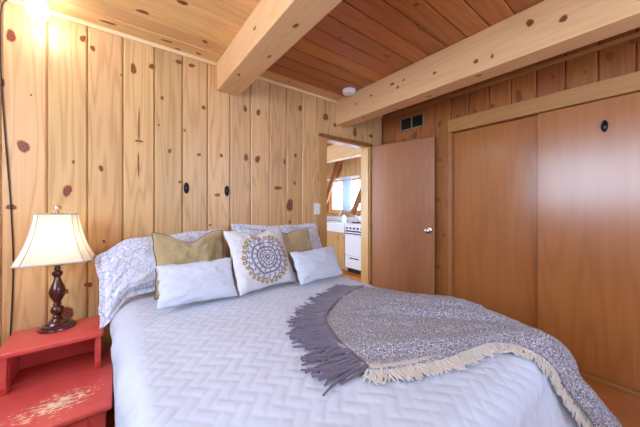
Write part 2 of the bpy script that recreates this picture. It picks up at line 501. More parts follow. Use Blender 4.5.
# --- unseen left and front walls, their windows placed and sized for the daylight
def wall_with_window(name, axis, face, nrm, lo, hi, w0, w1, z0, z1, label):
    bm = new_bm()
    e = lo
    th = .12
    def bb(a0, a1, za, zb):
        if axis == 'y': box(bm, (min(face, face-nrm*th), a0, za), (max(face, face-nrm*th), a1, zb), tone=random.random())
        else: box(bm, (a0, min(face, face-nrm*th), za), (a1, max(face, face-nrm*th), zb), tone=random.random())
    while e < hi - .01:
        a1 = min(e + BW, hi)
        if a1 <= w0 or e >= w1: bb(e, a1, 0, ZC)
        else:
            if e < w0: bb(e, w0, 0, ZC)
            if a1 > w1: bb(w1, a1, 0, ZC)
            s0, s1 = max(e, w0), min(a1, w1)
            bb(s0, s1, 0, z0); bb(s0, s1, z1, ZC)
        e = a1
    tag(finish(name, bm, M['pine']), label, 'wall', kind='structure')
def window(name, axis, face, nrm, w0, w1, z0, z1, label, mull=1):
    root = thing(name, (0, 0, 0), label, 'window'); root['kind'] = 'structure'
    def P(a, d, z): return (face - nrm*d, a, z) if axis == 'y' else (a, face - nrm*d, z)
    def bb(bm, a0, a1, d0, d1, za, zb, bev=.004):
        p, q = P(a0, d0, za), P(a1, d1, zb)
        box(bm, tuple(min(i, j) for i, j in zip(p, q)), tuple(max(i, j) for i, j in zip(p, q)), bev)
    f = new_bm(); t = .05
    bb(f, w0, w1, .03, .09, z0, z0+t); bb(f, w0, w1, .03, .09, z1-t, z1)
    bb(f, w0, w0+t, .03, .09, z0+t, z1-t); bb(f, w1-t, w1, .03, .09, z0+t, z1-t)
    for k in range(mull):
        c = w0 + (w1-w0)*(k+1)/(mull+1)
        bb(f, c-.025, c+.025, .03, .09, z0+t, z1-t)
    part('window_frame', f, M['casing'], root)
    g = new_bm(); bb(g, w0+t*.5, w1-t*.5, .058, .062, z0+t*.5, z1-t*.5, 0)
    part('pane', g, M['glass'], root)
    L = bpy.data.lights.new(name + '_portal', 'AREA'); L.shape = 'RECTANGLE'; L.size = w1-w0; L.size_y = z1-z0
    L.cycles.is_portal = True
    lo = bpy.data.objects.new('daylight_portal', L); COL.objects.link(lo)
    c = P((w0+w1)/2, .13, (z0+z1)/2)
    lo.location = c
    d = Vector((nrm, 0, 0)) if axis == 'y' else Vector((0, nrm, 0))
    lo.rotation_euler = d.to_track_quat('-Z', 'Z').to_euler()
    return root
wall_with_window('wall_left', 'y', XL, 1, YF-.1, YB+.12, -.9, 1.7, 1.2, 2.3, 'pine board wall on the window side of the bedroom')
window('window_1', 'y', XL, 1, -.9, 1.7, 1.2, 2.3, 'unseen bedroom side-wall window, placed and sized for daylight')
wall_with_window('wall_front', 'x', YF, 1, XL-.1, XR+.66, .6, 2.3, 1.25, 2.2, 'pine board wall facing the bed')
window('window_2', 'x', YF, 1, .6, 2.3, 1.25, 2.2, 'unseen bedroom window opposite the bed, placed and sized for daylight', 2)

# --- floor (bedroom and kitchen) and ceiling
bm = new_bm()
x = XL - .1
while x < 4.4:
    box(bm, (x, YF - .1, -.05), (x + .098, 6.0, 0), .0015, 1); x += .1
box(bm, (XL - .2, YF - .2, -.12), (4.5, 6.1, -.0501))
tag(finish('floor', bm, M['floor']), 'orange-brown wooden strip floor', 'floor', kind='structure')

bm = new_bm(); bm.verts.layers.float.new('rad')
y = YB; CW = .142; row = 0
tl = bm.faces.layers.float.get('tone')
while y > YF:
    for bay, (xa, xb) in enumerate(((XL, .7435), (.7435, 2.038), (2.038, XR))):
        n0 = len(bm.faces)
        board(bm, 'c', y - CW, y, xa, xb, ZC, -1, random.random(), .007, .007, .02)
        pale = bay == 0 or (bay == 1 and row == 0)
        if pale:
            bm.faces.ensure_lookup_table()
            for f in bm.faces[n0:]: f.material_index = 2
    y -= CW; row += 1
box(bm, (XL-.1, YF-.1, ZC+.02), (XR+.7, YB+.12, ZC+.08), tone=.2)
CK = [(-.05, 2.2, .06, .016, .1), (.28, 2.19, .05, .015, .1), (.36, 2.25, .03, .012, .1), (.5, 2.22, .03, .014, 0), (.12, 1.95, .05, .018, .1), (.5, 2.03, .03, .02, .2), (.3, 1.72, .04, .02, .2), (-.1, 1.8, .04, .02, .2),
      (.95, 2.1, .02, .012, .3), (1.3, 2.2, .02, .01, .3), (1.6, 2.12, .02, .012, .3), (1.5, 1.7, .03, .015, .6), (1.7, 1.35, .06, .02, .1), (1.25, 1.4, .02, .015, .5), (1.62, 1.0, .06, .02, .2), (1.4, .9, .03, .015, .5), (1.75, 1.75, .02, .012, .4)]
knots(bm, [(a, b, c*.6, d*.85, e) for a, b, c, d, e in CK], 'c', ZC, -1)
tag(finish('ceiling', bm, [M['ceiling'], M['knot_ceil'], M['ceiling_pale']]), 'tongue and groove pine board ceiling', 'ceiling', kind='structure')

# --- exposed ceiling beams
def beam(x0, x1, z0, label, kn):
    bm = new_bm(); bm.verts.layers.float.new('rad')
    box(bm, (x0, YF, z0), (x1, YB - .002, ZC - .001), .004, 2, tone=.37)
    knots(bm, [k for k in kn if k[4] >= 0], 'y', x0, -1)
    # knots on the underside
    knots(bm, [(a, b, c, d, e) for (a, b, c, d, e) in [(x0 + .05, 1.9, .012, .02, .1), (x0 + .1, 1.2, .012, .022, .1), (x0 + .05, .8, .012, .02, .2), (x0 + .12, 1.55, .01, .02, .2)]], 'c', z0, -1)
    o = finish('ceiling_beam', bm, [M['beam'], M['knot']])
    return tag(o, label, 'beam', 'exposed ceiling beams', 'structure')
beam(.652, .835, 2.225, 'heavy pale ceiling beam above the middle of the bed', [(1.5, 2.33, .02, .012, .2), (1.1, 2.36, .02, .012, .2)])
beam(1.958, 2.118, 2.178, 'heavy pale ceiling beam near the closet wall', [(1.95, 2.32, .012, .01, .2), (1.75, 2.34, .014, .012, .1), (1.5, 2.36, .02, .014, .1), (1.44, 2.31, .014, .012, .1), (1.38, 2.35, .01, .01, .1), (.8, 2.26, .014, .016, .5), (.7, 2.25, .01, .012, .4), (.5, 2.36, .02, .02, .3), (1.1, 2.3, .012, .012, .2), (.35, 2.3, .02, .016, .2)])

# --- mouldings
bm = new_bm(); box(bm, (XL, YB-.018, ZC-.03), (XR, YB+.001, ZC-.001), .004, 2)
for v in bm.verts: pass
tag(finish('trim_1', bm, M['pine_x']), 'pale pine strip along the top of the wall behind the bed', 'trim', kind='structure')
bm = new_bm(); box(bm, (XR-.02, YF, 2.385), (XR+.001, YB-.02, 2.42), .004, 2)
tag(finish('trim_2', bm, M['pine_y']), 'pine strip along the top of the closet wall', 'trim', kind='structure')
# closet header and side casing
bm = new_bm(); box(bm, (XR-.02, CY0-.08, CZ-.002), (XR+.03, CY1+.022, CZ+.125), .004, 2)
tag(finish('trim_3', bm, M['pine_y']), 'pine header board above the sliding closet doors', 'trim', kind='structure')
bm = new_bm(); box(bm, (XR-.012, CY1-.004, 0), (XR+.1, CY1+.022, CZ-.003), .003, 2)
box(bm, (XR-.012, CY0-.08, 0), (XR+.1, CY0, CZ-.003), .003, 2)
tag(finish('trim_4', bm, M['pine_y']), 'pine side casing of the closet opening', 'trim', kind='structure')
bm = new_bm(); box(bm, (XR-.015, CY0, 0), (XR+.1, CY1-.006, .022), .003, 2)
tag(finish('trim_5', bm, M['pine_y']), 'bottom track board under the closet doors', 'trim', kind='structure')
# doorway casing and jambs
bm = new_bm()
box(bm, (DX0-.10, YB-.016, 0), (DX0+.006, YB+.0, DZ-.002), .004, 2)
box(bm, (DX1-.004, YB-.012, 0), (DX1+.04, YB+.0, DZ-.006), .003, 2)
box(bm, (DX0, YB+.001, 0), (DX0+.018, YB+.125, DZ), .002, 1)
box(bm, (DX1-.018, YB+.001, 0), (DX1, YB+.125, DZ), .002, 1)
box(bm, (DX0+.018, YB+.001, DZ-.018), (DX1-.018, YB+.125, DZ), .002, 1)
tag(finish('trim_6', bm, M['casing']), 'pine casing around the kitchen doorway', 'trim', kind='structure')

bm = new_bm(); box(bm, (DX0-.10, YB-.022, DZ-.0015), (DX1+.04, YB+.0, DZ+.034), .004, 2)
tag(finish('trim_7', bm, M['rafter']), 'dark brown head trim over the kitchen doorway', 'trim', kind='structure')
# --- oval hardware
def oval(bm_r, bm_c, c, ax):
    """small oval cup pull: a raised rim and a dished centre"""
    rot = Matrix.Translation(c) @ (Matrix.Rotation(PI/2, 4, 'X') if ax == 'y' else Matrix.Rotation(-PI/2, 4, 'Y'))
    sx, sy = (.46, 1.0) if ax == 'y' else (1.0, .42)
    lathe(bm_r, [(.030, .0), (.043, .0), (.044, .004), (.040, .009), (.034, .008), (.030, .004), (.030, .0)], (0, 0, 0), 28, 0, sx, sy, rot)
    lathe(bm_c, [(0, .0005), (.031, .0005), (.031, .003), (.020, .0065), (0, .0075)], (0, 0, 0), 28, 0, sx, sy, rot)

# --- closet sliding doors
def closet_door(name, y0, y1, xf, label, pull=None):
    root = thing(name, (xf, (y0+y1)/2, .025), label, 'closet door', 'sliding closet doors'); root['kind'] = 'structure'
    bm = new_bm(); box(bm, (xf, y0, .025), (xf+.028, y1, CZ-.006), .002, 1)
    part('door_panel', bm, M['ply'], root)
    if pull:
        a, b = new_bm(), new_bm(); oval(a, b, (xf, pull[0], pull[1]), 'x')
        p = part('finger_pull', a, M['black'], root, 50)
        p['label'] = 'black oval finger pull'
        q = part('pull_cup', b, M['black'], p, 50)
        q.location = (0, 0, 0)
        # pull_cup mesh was placed relative to the pull; both share the door origin
    return root
closet_door('door_1', .60, CY1-.008, XR+.05, 'plain brown plywood sliding closet door beside the hinged door')
closet_door('door_2', CY0+.004, .657, XR+.012, 'plain brown plywood sliding closet door with a black oval pull', (.275, 1.838))

# --- hinged bedroom door standing open against the closet wall
hx, hy = 2.535, YB-.03; fx, fy = 2.695, 1.515
ang = math.atan2(fy-hy, fx-hx); dl = math.hypot(fx-hx, fy-hy)
root = thing('door_3', (hx, hy, .012), 'brown plywood door swung open beside the kitchen doorway', 'door'); root['kind'] = 'structure'
root.rotation_euler = (0, 0, ang)
def localpart(name, bm, mats, parent, smooth=False):
    return finish(name, bm, mats, parent, smooth)
bm = new_bm(); box(bm, (0, 0, 0), (dl, .034, 2.0), .003, 2); localpart('door_panel', bm, M['doorply'], root)
bm = new_bm()
lathe(bm, [(0, 0), (.032, 0), (.032, .004), (.013, .008), (.012, .022), (.022, .030), (.028, .040), (.026, .050), (.014, .056), (0, .057)], (0, 0, 0), 24, 0, 1, 1,
      Matrix.Translation((dl-.06, 0, .985)) @ Matrix.Rotation(PI/2, 4, 'X'))
k = localpart('door_knob', bm, M['chrome'], root, 50); k['label'] = 'round satin metal knob'
for zz in (.2, 1.0, 1.8):
    bm = new_bm(); lathe(bm, [(0, -.045), (.006, -.045), (.006, .045), (0, .045)], (-.006, -.004, zz), 12)
    localpart('hinge', bm, M['bronze'], root, 40)

# --- wall pulls, switch, vent, smoke detector
for (x, z, lab) in ((.424, 1.405, 'small black oval pull on the pine wall, nearer the table lamp'), (.737, 1.393, 'small black oval pull on the pine wall, nearer the doorway')):
    r = thing('oval_pull', (x, YB, z), lab, 'pull', 'oval pulls on the pine wall')
    a, b = new_bm(), new_bm(); oval(a, b, (x, YB, z), 'y')
    part('rim', a, M['black'], r, 50); part('cup', b, M['black'], r, 50)

sx, sz = 1.692, 1.235
r = thing('light_switch', (sx, YB, sz), 'white light switch plate beside the kitchen doorway', 'light switch')
sx2 = 1.690
bm = new_bm(); box(bm, (sx2-.035, YB-.022, sz-.058), (sx2+.035, YB-.0005, sz+.058), .003, 2); part('switch_plate', bm, M['white'], r)
bm = new_bm(); box(bm, (sx2-.006, YB-.034, sz-.012), (sx2+.006, YB-.0225, sz+.012), .002, 2); part('toggle', bm, M['white'], r)
for dz in (-.035, .035):
    bm = new_bm(); lathe(bm, [(0, .0), (.004, 0), (.003, .002), (0, .0025)], (0, 0, 0), 10, 0, 1, 1, Matrix.Translation((sx2, YB-.022, sz+dz)) @ Matrix.Rotation(PI/2, 4, 'X'))
    part('screw', bm, M['chrome'], r)

vy, vz = 1.83, 2.25
r = thing('wall_vent', (XR, vy, vz), 'brown framed air vent with two dark louvred openings above the door', 'vent')
bm = new_bm(); w, h, t = .165, .085, .022
box(bm, (XR-.014, vy-w, vz+h-t), (XR-.0005, vy+w, vz+h), .003); box(bm, (XR-.014, vy-w, vz-h), (XR-.0005, vy+w, vz-h+t), .003)
box(bm, (XR-.014, vy-w, vz-h+t), (XR-.0005, vy-w+t, vz+h-t), .003); box(bm, (XR-.014, vy+w-t, vz-h+t), (XR-.0005, vy+w, vz+h-t), .003)
box(bm, (XR-.014, vy-.008, vz-h+t), (XR-.0005, vy+.008, vz+h-t), .002)
part('vent_frame', bm, M['ventframe'], r)
bm = new_bm(); box(bm, (XR-.003, vy-w+t, vz-h+t), (XR-.0006, vy+w-t, vz+h-t)); part('vent_backing', bm, M['dark'], r)
bm = new_bm()
for s in (-1, 1):
    for k in range(8):
        z = vz - h + t + .012 + k*.0145
        y0, y1 = (vy + .009, vy + w - t - .001) if s > 0 else (vy - w + t + .001, vy - .009)
        prism(bm, [(XR-.011, z-.003), (XR-.010, z-.004), (XR-.004, z+.003), (XR-.005, z+.004)], 'y', y0, y1)
part('louvre', bm, M['dark'], r)

r = thing('smoke_detector', (1.885, 1.985, ZC), 'round white smoke detector on the ceiling beside the beam', 'smoke detector')
bm = new_bm(); lathe(bm, [(0, -.001), (.068, -.001), (.068, -.012), (.064, -.016), (0, -.016)], (1.885, 1.985, ZC), 32); part('base', bm, M['white'], r, 40)
bm = new_bm(); lathe(bm, [(0, -.0165), (.060, -.0165), (.062, -.03), (.052, -.042), (.02, -.046), (0, -.046)], (1.885, 1.985, ZC), 32)
cv = part('cover', bm, M['white'], r, 40)
bm = new_bm(); lathe(bm, [(0, -.0462), (.008, -.0462), (.008, -.049), (0, -.049)], (1.905, 1.97, ZC), 14); part('test_button', bm, M['white'], r, 40)

# ------------------------------------------------------------------ lights in the room
gx, gy, gz = -.355, 2.11, 2.374
r = thing('ceiling_lamp', (gx, gy, ZC), 'glowing white globe lamp at the top of the wall with a dark hanging cord', 'lamp')
bm = new_bm(); lathe(bm, [(0, -.001), (.05, -.001), (.05, -.008), (.035, -.02), (.026, -.026), (0, -.026)], (gx, gy, ZC), 28); part('canopy', bm, M['white'], r, 40)
bm = new_bm()
prof = [(0, -.092)] + [(.046*math.sin(a), -.020 + -.072*math.cos(a)) for a in [i*PI/14 for i in range(1, 13)]]
lathe(bm, prof, (gx, gy, gz), 28); part('globe', bm, M['globe'], r, 'all')
bm = new_bm()
tube(bm, smooth_path([(gx-.045, gy, ZC-.012), (gx-.10, YB-.06, ZC-.012), (gx-.16, YB-.012, ZC-.05), (-.527, YB-.008, 2.25), (-.524, YB-.006, 2.0), (-.512, YB-.006, 1.72), (-.497, YB-.006, 1.45), (-.485, YB-.006, 1.2), (-.478, YB-.006, .9), (-.49, YB-.006, .5), (-.5, YB-.006, .3)], 6), .0035, 8)
part('cord', bm, M['cord'], r, 'all')
bm = new_bm(); box(bm, (-.515, YB-.03, .255), (-.485, YB-.002, .305), .004); part('plug', bm, M['cord'], r)

# --- world: pale blue daylight outside the windows
W = bpy.data.worlds.new('daylight'); SC.world = W; W.use_nodes = True
bg = W.node_tree.nodes['Background']; bg.inputs[0].default_value = (.60, .76, 1.0, 1); bg.inputs[1].default_value = 17.0

# ------------------------------------------------------------------ bed
BX0, BX1, BYF, BYH, BZ = .0, 1.50, .27, 2.23, .690     # quilt top plane
r = thing('bed', ((BX0+BX1)/2, (BYF+BYH)/2, 0), 'queen bed under a white quilt, head against the pine wall', 'bed')
bm = new_bm(); box(bm, (BX0+.03, BYF+.03, .34), (BX1-.03, BYH, .672), .085, 5); part('mattress', bm, M['mattress'], r, 40)
bm = new_bm(); box(bm, (BX0+.03, BYF+.03, .14), (BX1-.03, BYH, .335), .02, 3); part('box_spring', bm, M['mattress'], r, 40)
for (x, y) in ((.1, .36), (1.4, .36), (.1, 2.15), (1.4, 2.15)):
    bm = new_bm(); lathe(bm, [(0, 0), (.022, 0), (.028, .138), (0, .138)], (x, y, 0), 16); part('leg', bm, M['dark'], r, 40)

RAD = .085
def drape(u, v, off, flare_foot=.30, flare_side=.03, fold=0.0):
    """flat cloth coordinates (u, v) -> position on the bed: flat on top, rolled over the edges, hanging at the sides and foot"""
    cx = np.clip(u, BX0 + RAD, BX1 - RAD); cy = np.maximum(v, BYF + RAD)
    dx, dy = u - cx, v - cy
    s = np.hypot(dx, dy); sn = np.maximum(s, 1e-9)
    nx, ny = dx/sn, dy/sn
    a = np.minimum(s/RAD, PI/2)
    hang = np.maximum(s - RAD*PI/2, 0)
    fl = flare_side*np.abs(nx)*(nx > 0) + flare_foot*np.clip(-ny, 0, 1)
    fl = np.where(nx < -.5, 0.0, fl)
    hor = RAD*np.sin(a) + hang*fl + fold*np.minimum(hang, .1)*4
    bul = np.where(nx < -.5, np.clip((v - .85)/.8, 0, 1)*.042 - .022, 0)*np.clip(s/.08, 0, 1)*np.clip(1.25 - hang/.10, .35, 1)
    bul = bul + np.where(nx < -.5, .008*np.sin(v*17 + 1)*np.clip(s/.08, 0, 1)*np.clip(1 - hang/.12, 0, 1), 0)
    hor = hor + bul
    crown = .018*np.sin(np.clip((u-BX0)/(BX1-BX0), 0, 1)*PI)**.7 * np.sin(np.clip((v-BYF)/(2.5-BYF), 0, 1)*PI)**.5
    z = BZ - RAD*(1-np.cos(a)) - hang + crown*(hang <= 0)*np.cos(a)
    flat = s < 1e-7
    mx = np.where(flat, 0, nx*np.sin(a)); my = np.where(flat, 0, ny*np.sin(a)); mz = np.cos(a)
    return np.stack([cx + nx*hor + off*mx, cy + ny*hor + off*my, z + off*mz], -1)

# quilt: stitched herringbone blocks in real relief
U = np.arange(BX0 - .47, BX1 + .47, .0056); V = np.arange(BYF - .47, BYH - .005, .0056)
uu, vv = np.meshgrid(U, V, indexing='ij')
w = .040
p = ((uu + vv)/math.sqrt(2))/w; q = ((uu - vv)/math.sqrt(2))/w
i, j = np.floor(p).astype(int), np.floor(q).astype(int)
fx, fy = p - i, q - j
m = (i - j) % 4
BIG = 9.0
left = np.where(m == 1, BIG, fx); right = np.where(m == 0, BIG, 1 - fx)
down = np.where(m == 2, BIG, fy); upp = np.where(m == 3, BIG, 1 - fy)
dist = np.minimum(np.minimum(left, right), np.minimum(down, upp)) * w
puff = .0026*(1 - np.exp(-(dist/.0045))) + .0008*np.minimum(dist/.02, 1)
jit = _TAB[(i*7 + np.where(m == 1, -7, 0)) % 256, (j*13 + np.where(m == 2, 13, 0)) % 256]
off = .004 + puff*(.75 + .5*jit) + .0045*fnoise(uu*5, vv*5, 3)
qm = grid_mesh('quilt', drape(uu, vv, off, fold=.02*np.sin(uu*22 + 2*vnoise(uu*4, vv*4))*(vv < BYF)))
link('quilt', qm, M['quilt'])
tag(bpy.data.objects['quilt'], 'white quilt with stitched zigzag blocks spread over the bed', 'quilt')

# ------------------------------------------------------------------ throw blanket
def curve(pts, n):
    P = smooth_path([(a, b, 0) for a, b in pts], 24)
    P = np.array([(p.x, p.y) for p in P]); d = np.r_[0, np.cumsum(np.hypot(*np.diff(P, axis=0).T))]
    t = np.linspace(0, d[-1], n)
    return np.stack([np.interp(t, d, P[:, 0]), np.interp(t, d, P[:, 1])], -1)
NT_, NS_ = 150, 100
Lc = curve([(.637, .604), (.69, .56), (.77, .525), (.91, .475), (1.06, .445), (1.18, .41), (1.25, .32), (1.34, .17), (1.42, .03), (1.48, -.10), (1.52, -.25)], NT_)
Uc = curve([(1.30, 1.24), (1.36, 1.13), (1.42, .98), (1.47, .83), (1.55, .68), (1.63, .52), (1.70, .36), (1.76, .20), (1.80, .05), (1.80, -.10), (1.78, -.25)], NT_)
Ec = curve([(.637, .604), (.655, .72), (.69, .84), (.767, .99), (.95, 1.115), (1.15, 1.20), (1.30, 1.24)], NS_)
tt, ss = np.meshgrid(np.linspace(0, 1, NT_), np.linspace(0, 1, NS_), indexing='ij')
base = Lc[:, None, :]*(1-ss)[..., None] + Uc[:, None, :]*ss[..., None]
e0 = Ec[None] - (Ec[0][None, None]*(1-ss)[..., None] + Ec[-1][None, None]*ss[..., None])
UVt = base + e0*((1-tt)**4)[..., None]
fold = .015*fnoise(ss*7 + tt*1.5, tt*2.6, 2) + .008*np.sin(ss*17 + 4*vnoise(tt*3, ss*2))*np.clip(tt*1.6, .15, 1)
crease = -.022*np.exp(-((ss - .42 - .10*np.sin(tt*7))/.03)**2)*np.exp(-((tt-.22)/.14)**2) - .02*np.exp(-((ss-.66-.06*tt)/.03)**2)*np.exp(-((tt-.45)/.22)**2)
def throw_off(k): return k
toff = .050 + fold + crease + .028*np.exp(-((ss-.84)/.2)**2)*np.clip((tt-.05)*4, 0, 1) + .003*fnoise(ss*40, tt*60, 2)
edge = np.minimum(np.minimum(ss, 1-ss)*8, 1)*np.minimum(tt*10 + .0, 1)
toff = .030 + (toff - .030)*(.25 + .75*np.clip(edge, 0, 1))
toff = np.maximum(toff, .027)
TP = drape(UVt[..., 0], UVt[..., 1], toff, .42, .5, fold=.03*(1 + np.sin(ss*14)))
rt = thing('throw_blanket', (1.2, .7, BZ), 'heather grey-purple knitted throw with fringes over the foot of the bed', 'blanket')
me = grid_mesh('woven_body', TP - np.array([1.2, .7, BZ]))
o = link('woven_body', me, M['throw'], rt)
sol = o.modifiers.new('thickness', 'SOLIDIFY'); sol.thickness = .006; sol.offset = -1
rnd = random.Random(11)
def strands(count, evalpt, length, rad, jitter, seg=5):
    bm = new_bm()
    for k in range(count):
        f = (k + rnd.random()*.8)/count
        (u, v), (du, dv) = evalpt(min(f, 1))
        a = rnd.gauss(0, jitter); ca, sa = math.cos(a), math.sin(a)
        du, dv = du*ca - dv*sa, du*sa + dv*ca
        L = length*(.75 + .5*rnd.random())
        cu = rnd.gauss(0, .22)
        pts, rr = [], []
        for sgi in range(seg + 1):
            x = sgi/seg
            bend = cu*x*x*L
            pu, pv = u + du*L*x - dv*bend, v + dv*L*x + du*bend
            h = .018*(1-x)**2 + .0175 + .004*rnd.random()*x
            P = drape(np.array(pu), np.array(pv), np.array(h), .42, .5)
            pts.append(P); rr.append(rad*(1 - .35*x)*(.8 + .4*rnd.random()))
        tube(bm, pts, rr, 5)
    return bm
def at_end(f):
    k = f*(NS_-1); a = int(k); b = min(a+1, NS_-1); p = Ec[a]
    d = Ec[b] - Ec[max(a-1, 0)]; nrm = np.array([-d[1], d[0]]); nrm /= np.hypot(*nrm)
    tgt = np.array([-.62, .20 + .55*f]); tgt /= np.hypot(*tgt)
    nn = .45*nrm + .75*tgt; nn /= np.hypot(*nn)
    return (p - nn*.02), nn
def at_low(f):
    k = f*(NT_-1); a = int(k); b = min(a+1, NT_-1); p = Lc[a]
    d = Lc[b] - Lc[max(a-1, 0)]; nrm = np.array([d[1], -d[0]]); nrm /= np.hypot(*nrm)
    return (p - nrm*.02), nrm
def at_up(f):
    f = f*.55
    k = f*(NT_-1); a = int(k); b = min(a+1, NT_-1); p = Uc[a]
    d = Uc[b] - Uc[max(a-1, 0)]; nrm = np.array([-d[1], d[0]]); nrm /= np.hypot(*nrm)
    return (p - nrm*.02), nrm
f1 = part('dark_fringe', strands(190, at_end, .150, .0056, .13, 7), M['dfringe'], rt, 'all'); tag(f1, 'dark purple-grey yarn fringe', kind='stuff')
f2 = part('cream_fringe', strands(620, at_low, .060, .0044, .6), M['cfringe'], rt, 'all'); tag(f2, 'cream yarn fringe', kind='stuff')
f3 = part('cream_fringe', strands(220, at_up, .050, .0042, .6), M['cfringe'], rt, 'all'); tag(f3, 'cream yarn fringe', kind='stuff')

# ------------------------------------------------------------------ pillows
def pillow_grid(w, h, T, n, m, pin=.07, dent=0.0, flange=0.0, seed=0, ex=.42, corners=None, wrinkle=1.0, hang=None):
    a = np.linspace(-1, 1, n); b = np.linspace(-1, 1, m)
    aa, bb = np.meshgrid(a, b, indexing='ij')
    X = w/2*aa*(1 - pin*(1-bb**2)); Z = h/2*bb*(1 - pin*(1-aa**2))
    fa = np.clip((1-np.abs(aa))/(1-flange) if flange else 1-np.abs(aa), 0, 1)
    if flange:
        ra = np.clip(np.abs(aa)/(1-flange), 0, 1); rb = np.clip(np.abs(bb)/(1-flange*w/h), 0, 1)
    else: ra, rb = np.abs(aa), np.abs(bb)
    th = T/2*np.clip((1-ra**2.2)*(1-rb**2.2), 0, 1)**ex
    if dent:
        Z = Z - dent*np.exp(-(aa/.42)**2)*np.clip((bb+1)/2, 0, 1)**2.2
        th = th*(1 - .35*np.exp(-(aa/.12)**2)*np.clip(bb, 0, 1))
    wr = fnoise(aa*3 + seed*7.3, bb*3 + seed*3.1, 3)*.009*wrinkle*np.clip(th/(T*.2), .25, 1)
    edge = .006*fnoise(aa*5 + seed, bb*5 + 9, 2)
    for (sa, sb, dx, dz, ke) in corners or ():
        k = ((1 + sa*aa)/2)**ke * ((1 + sb*bb)/2)**2
        X = X + dx*k; Z = Z + dz*k
    if hang:      # the end of the pillow that sticks out past the mattress edge sinks
        k = np.clip((hang[0] - X)/hang[1], 0, 1)
        Z = Z - hang[2]*k*k*(3 - 2*k)*(.35 + .65*(1 - bb)/2)
    return aa, bb, X + edge*.8, Z + edge*.8, th, wr

def pillow(name, c, dirx, lean, w, h, T, mat, label, group, colfn=None, piping=None, n=70, m=60, tilt=0.0, **kw):
    """c = middle of the bottom edge, dirx = heading of the bottom edge (deg), lean = backward lean from upright (deg)"""
    aa, bb, X, Z, th, wr = pillow_grid(w, h, T, n, m, **kw)
    d = math.radians(dirx); le = math.radians(lean)
    ex = np.array([math.cos(d), math.sin(d), 0]); back = np.array([-math.sin(d), math.cos(d), 0])
    up = back*math.sin(le) + np.array([0, 0, math.cos(le)])
    nf = -back*math.cos(le) + np.array([0, 0, math.sin(le)])
    if tilt:
        tl = math.radians(tilt); ex, up = ex*math.cos(tl) + up*math.sin(tl), up*math.cos(tl) - ex*math.sin(tl)
    org = np.array(c) + up*h/2
    F = X[..., None]*ex + Z[..., None]*up + (th + wr)[..., None]*nf
    B = X[..., None]*ex + Z[..., None]*up - (th*.9)[..., None]*nf
    rim = (np.abs(aa) > .999) | (np.abs(bb) > .999)
    F[rim] = (X[..., None]*ex + Z[..., None]*up)[rim] ; B[rim] = F[rim]
    root = thing(name, tuple(org), label, 'pillow', group)
    idx = np.arange(n*m).reshape(n, m)
    q1 = np.stack([idx[:-1, :-1], idx[1:, :-1], idx[1:, 1:], idx[:-1, 1:]], -1).reshape(-1, 4)
    q2 = q1[:, ::-1] + n*m
    me = bpy.data.meshes.new('cover')
    me.from_pydata(np.concatenate([F.reshape(-1, 3), B.reshape(-1, 3)]).tolist(), [], np.concatenate([q1, q2]).tolist())
    if colfn is not None:
        colr = colfn(aa*w/2, bb*h/2)
        ca = me.color_attributes.new('col', 'FLOAT_COLOR', 'POINT')
        rgba = np.ones((2*n*m, 4), np.float32); rgba[:n*m, :3] = colr.reshape(-1, 3); rgba[n*m:, :3] = colr.reshape(-1, 3)
        ca.data.foreach_set('color', rgba.ravel())
    bmx = bmesh.new(); bmx.from_mesh(me); bmesh.ops.remove_doubles(bmx, verts=bmx.verts, dist=1e-5)
    bmesh.ops.recalc_face_normals(bmx, faces=bmx.faces); bmx.to_mesh(me); bmx.free()
    me.polygons.foreach_set('use_smooth', [True]*len(me.polygons))
    link('cover', me, mat, root)
    if piping:
        loop = [F[k, 0] for k in range(0, n-1, 2)] + [F[n-1, k] for k in range(0, m-1, 2)] + [F[k, m-1] for k in range(n-1, 0, -2)] + [F[0, k] for k in range(m-1, 0, -2)]
        b2 = new_bm(); tube(b2, loop, .0045, 6, closed=True)
        finish('piping', b2, piping, root, 'all')
    return root

lin = lambda h: np.array(srgb(h)[:3])
def sham_col(x, z):
    """blue-lavender scrolling line print on white: curling contours round scattered rosettes"""
    f = fnoise(x*11 + 3, z*11 + 8, 1) + .45*vnoise(x*26 + 5, z*26)
    l = np.exp(-((np.abs(np.mod(f*2.1, 1) - .5))/.055)**2)
    rs = np.random.RandomState(4); d2 = np.full_like(x, 9.0); a2 = np.zeros_like(x)
    for gi in range(-7, 8):
        for gj in range(-4, 5):
            c0, c1 = gi*.07 + (gj % 2)*.035 + rs.uniform(-.010, .010), gj*.062 + rs.uniform(-.010, .010)
            r = np.hypot(x - c0, z - c1); near = r < d2
            a2 = np.where(near, np.arctan2(z - c1, x - c0), a2); d2 = np.where(near, r, d2)
    inside = d2 < .026
    spiral = np.exp(-(np.sin(a2 - d2*300)/.42)**2)*(d2 < .023)
    ring = np.exp(-((d2 - .026 - .003*np.cos(6*a2))/.0024)**2)
    l = np.where(inside, spiral*.8, l*.9); l = np.maximum(l, ring)
    t = (np.clip(l, 0, 1)*np.clip(.8 + .4*fnoise(x*9, z*9, 2), .35, 1)*.85)[..., None]
    return lin('dddfea')*(1-t) + lin('6f79b4')*t
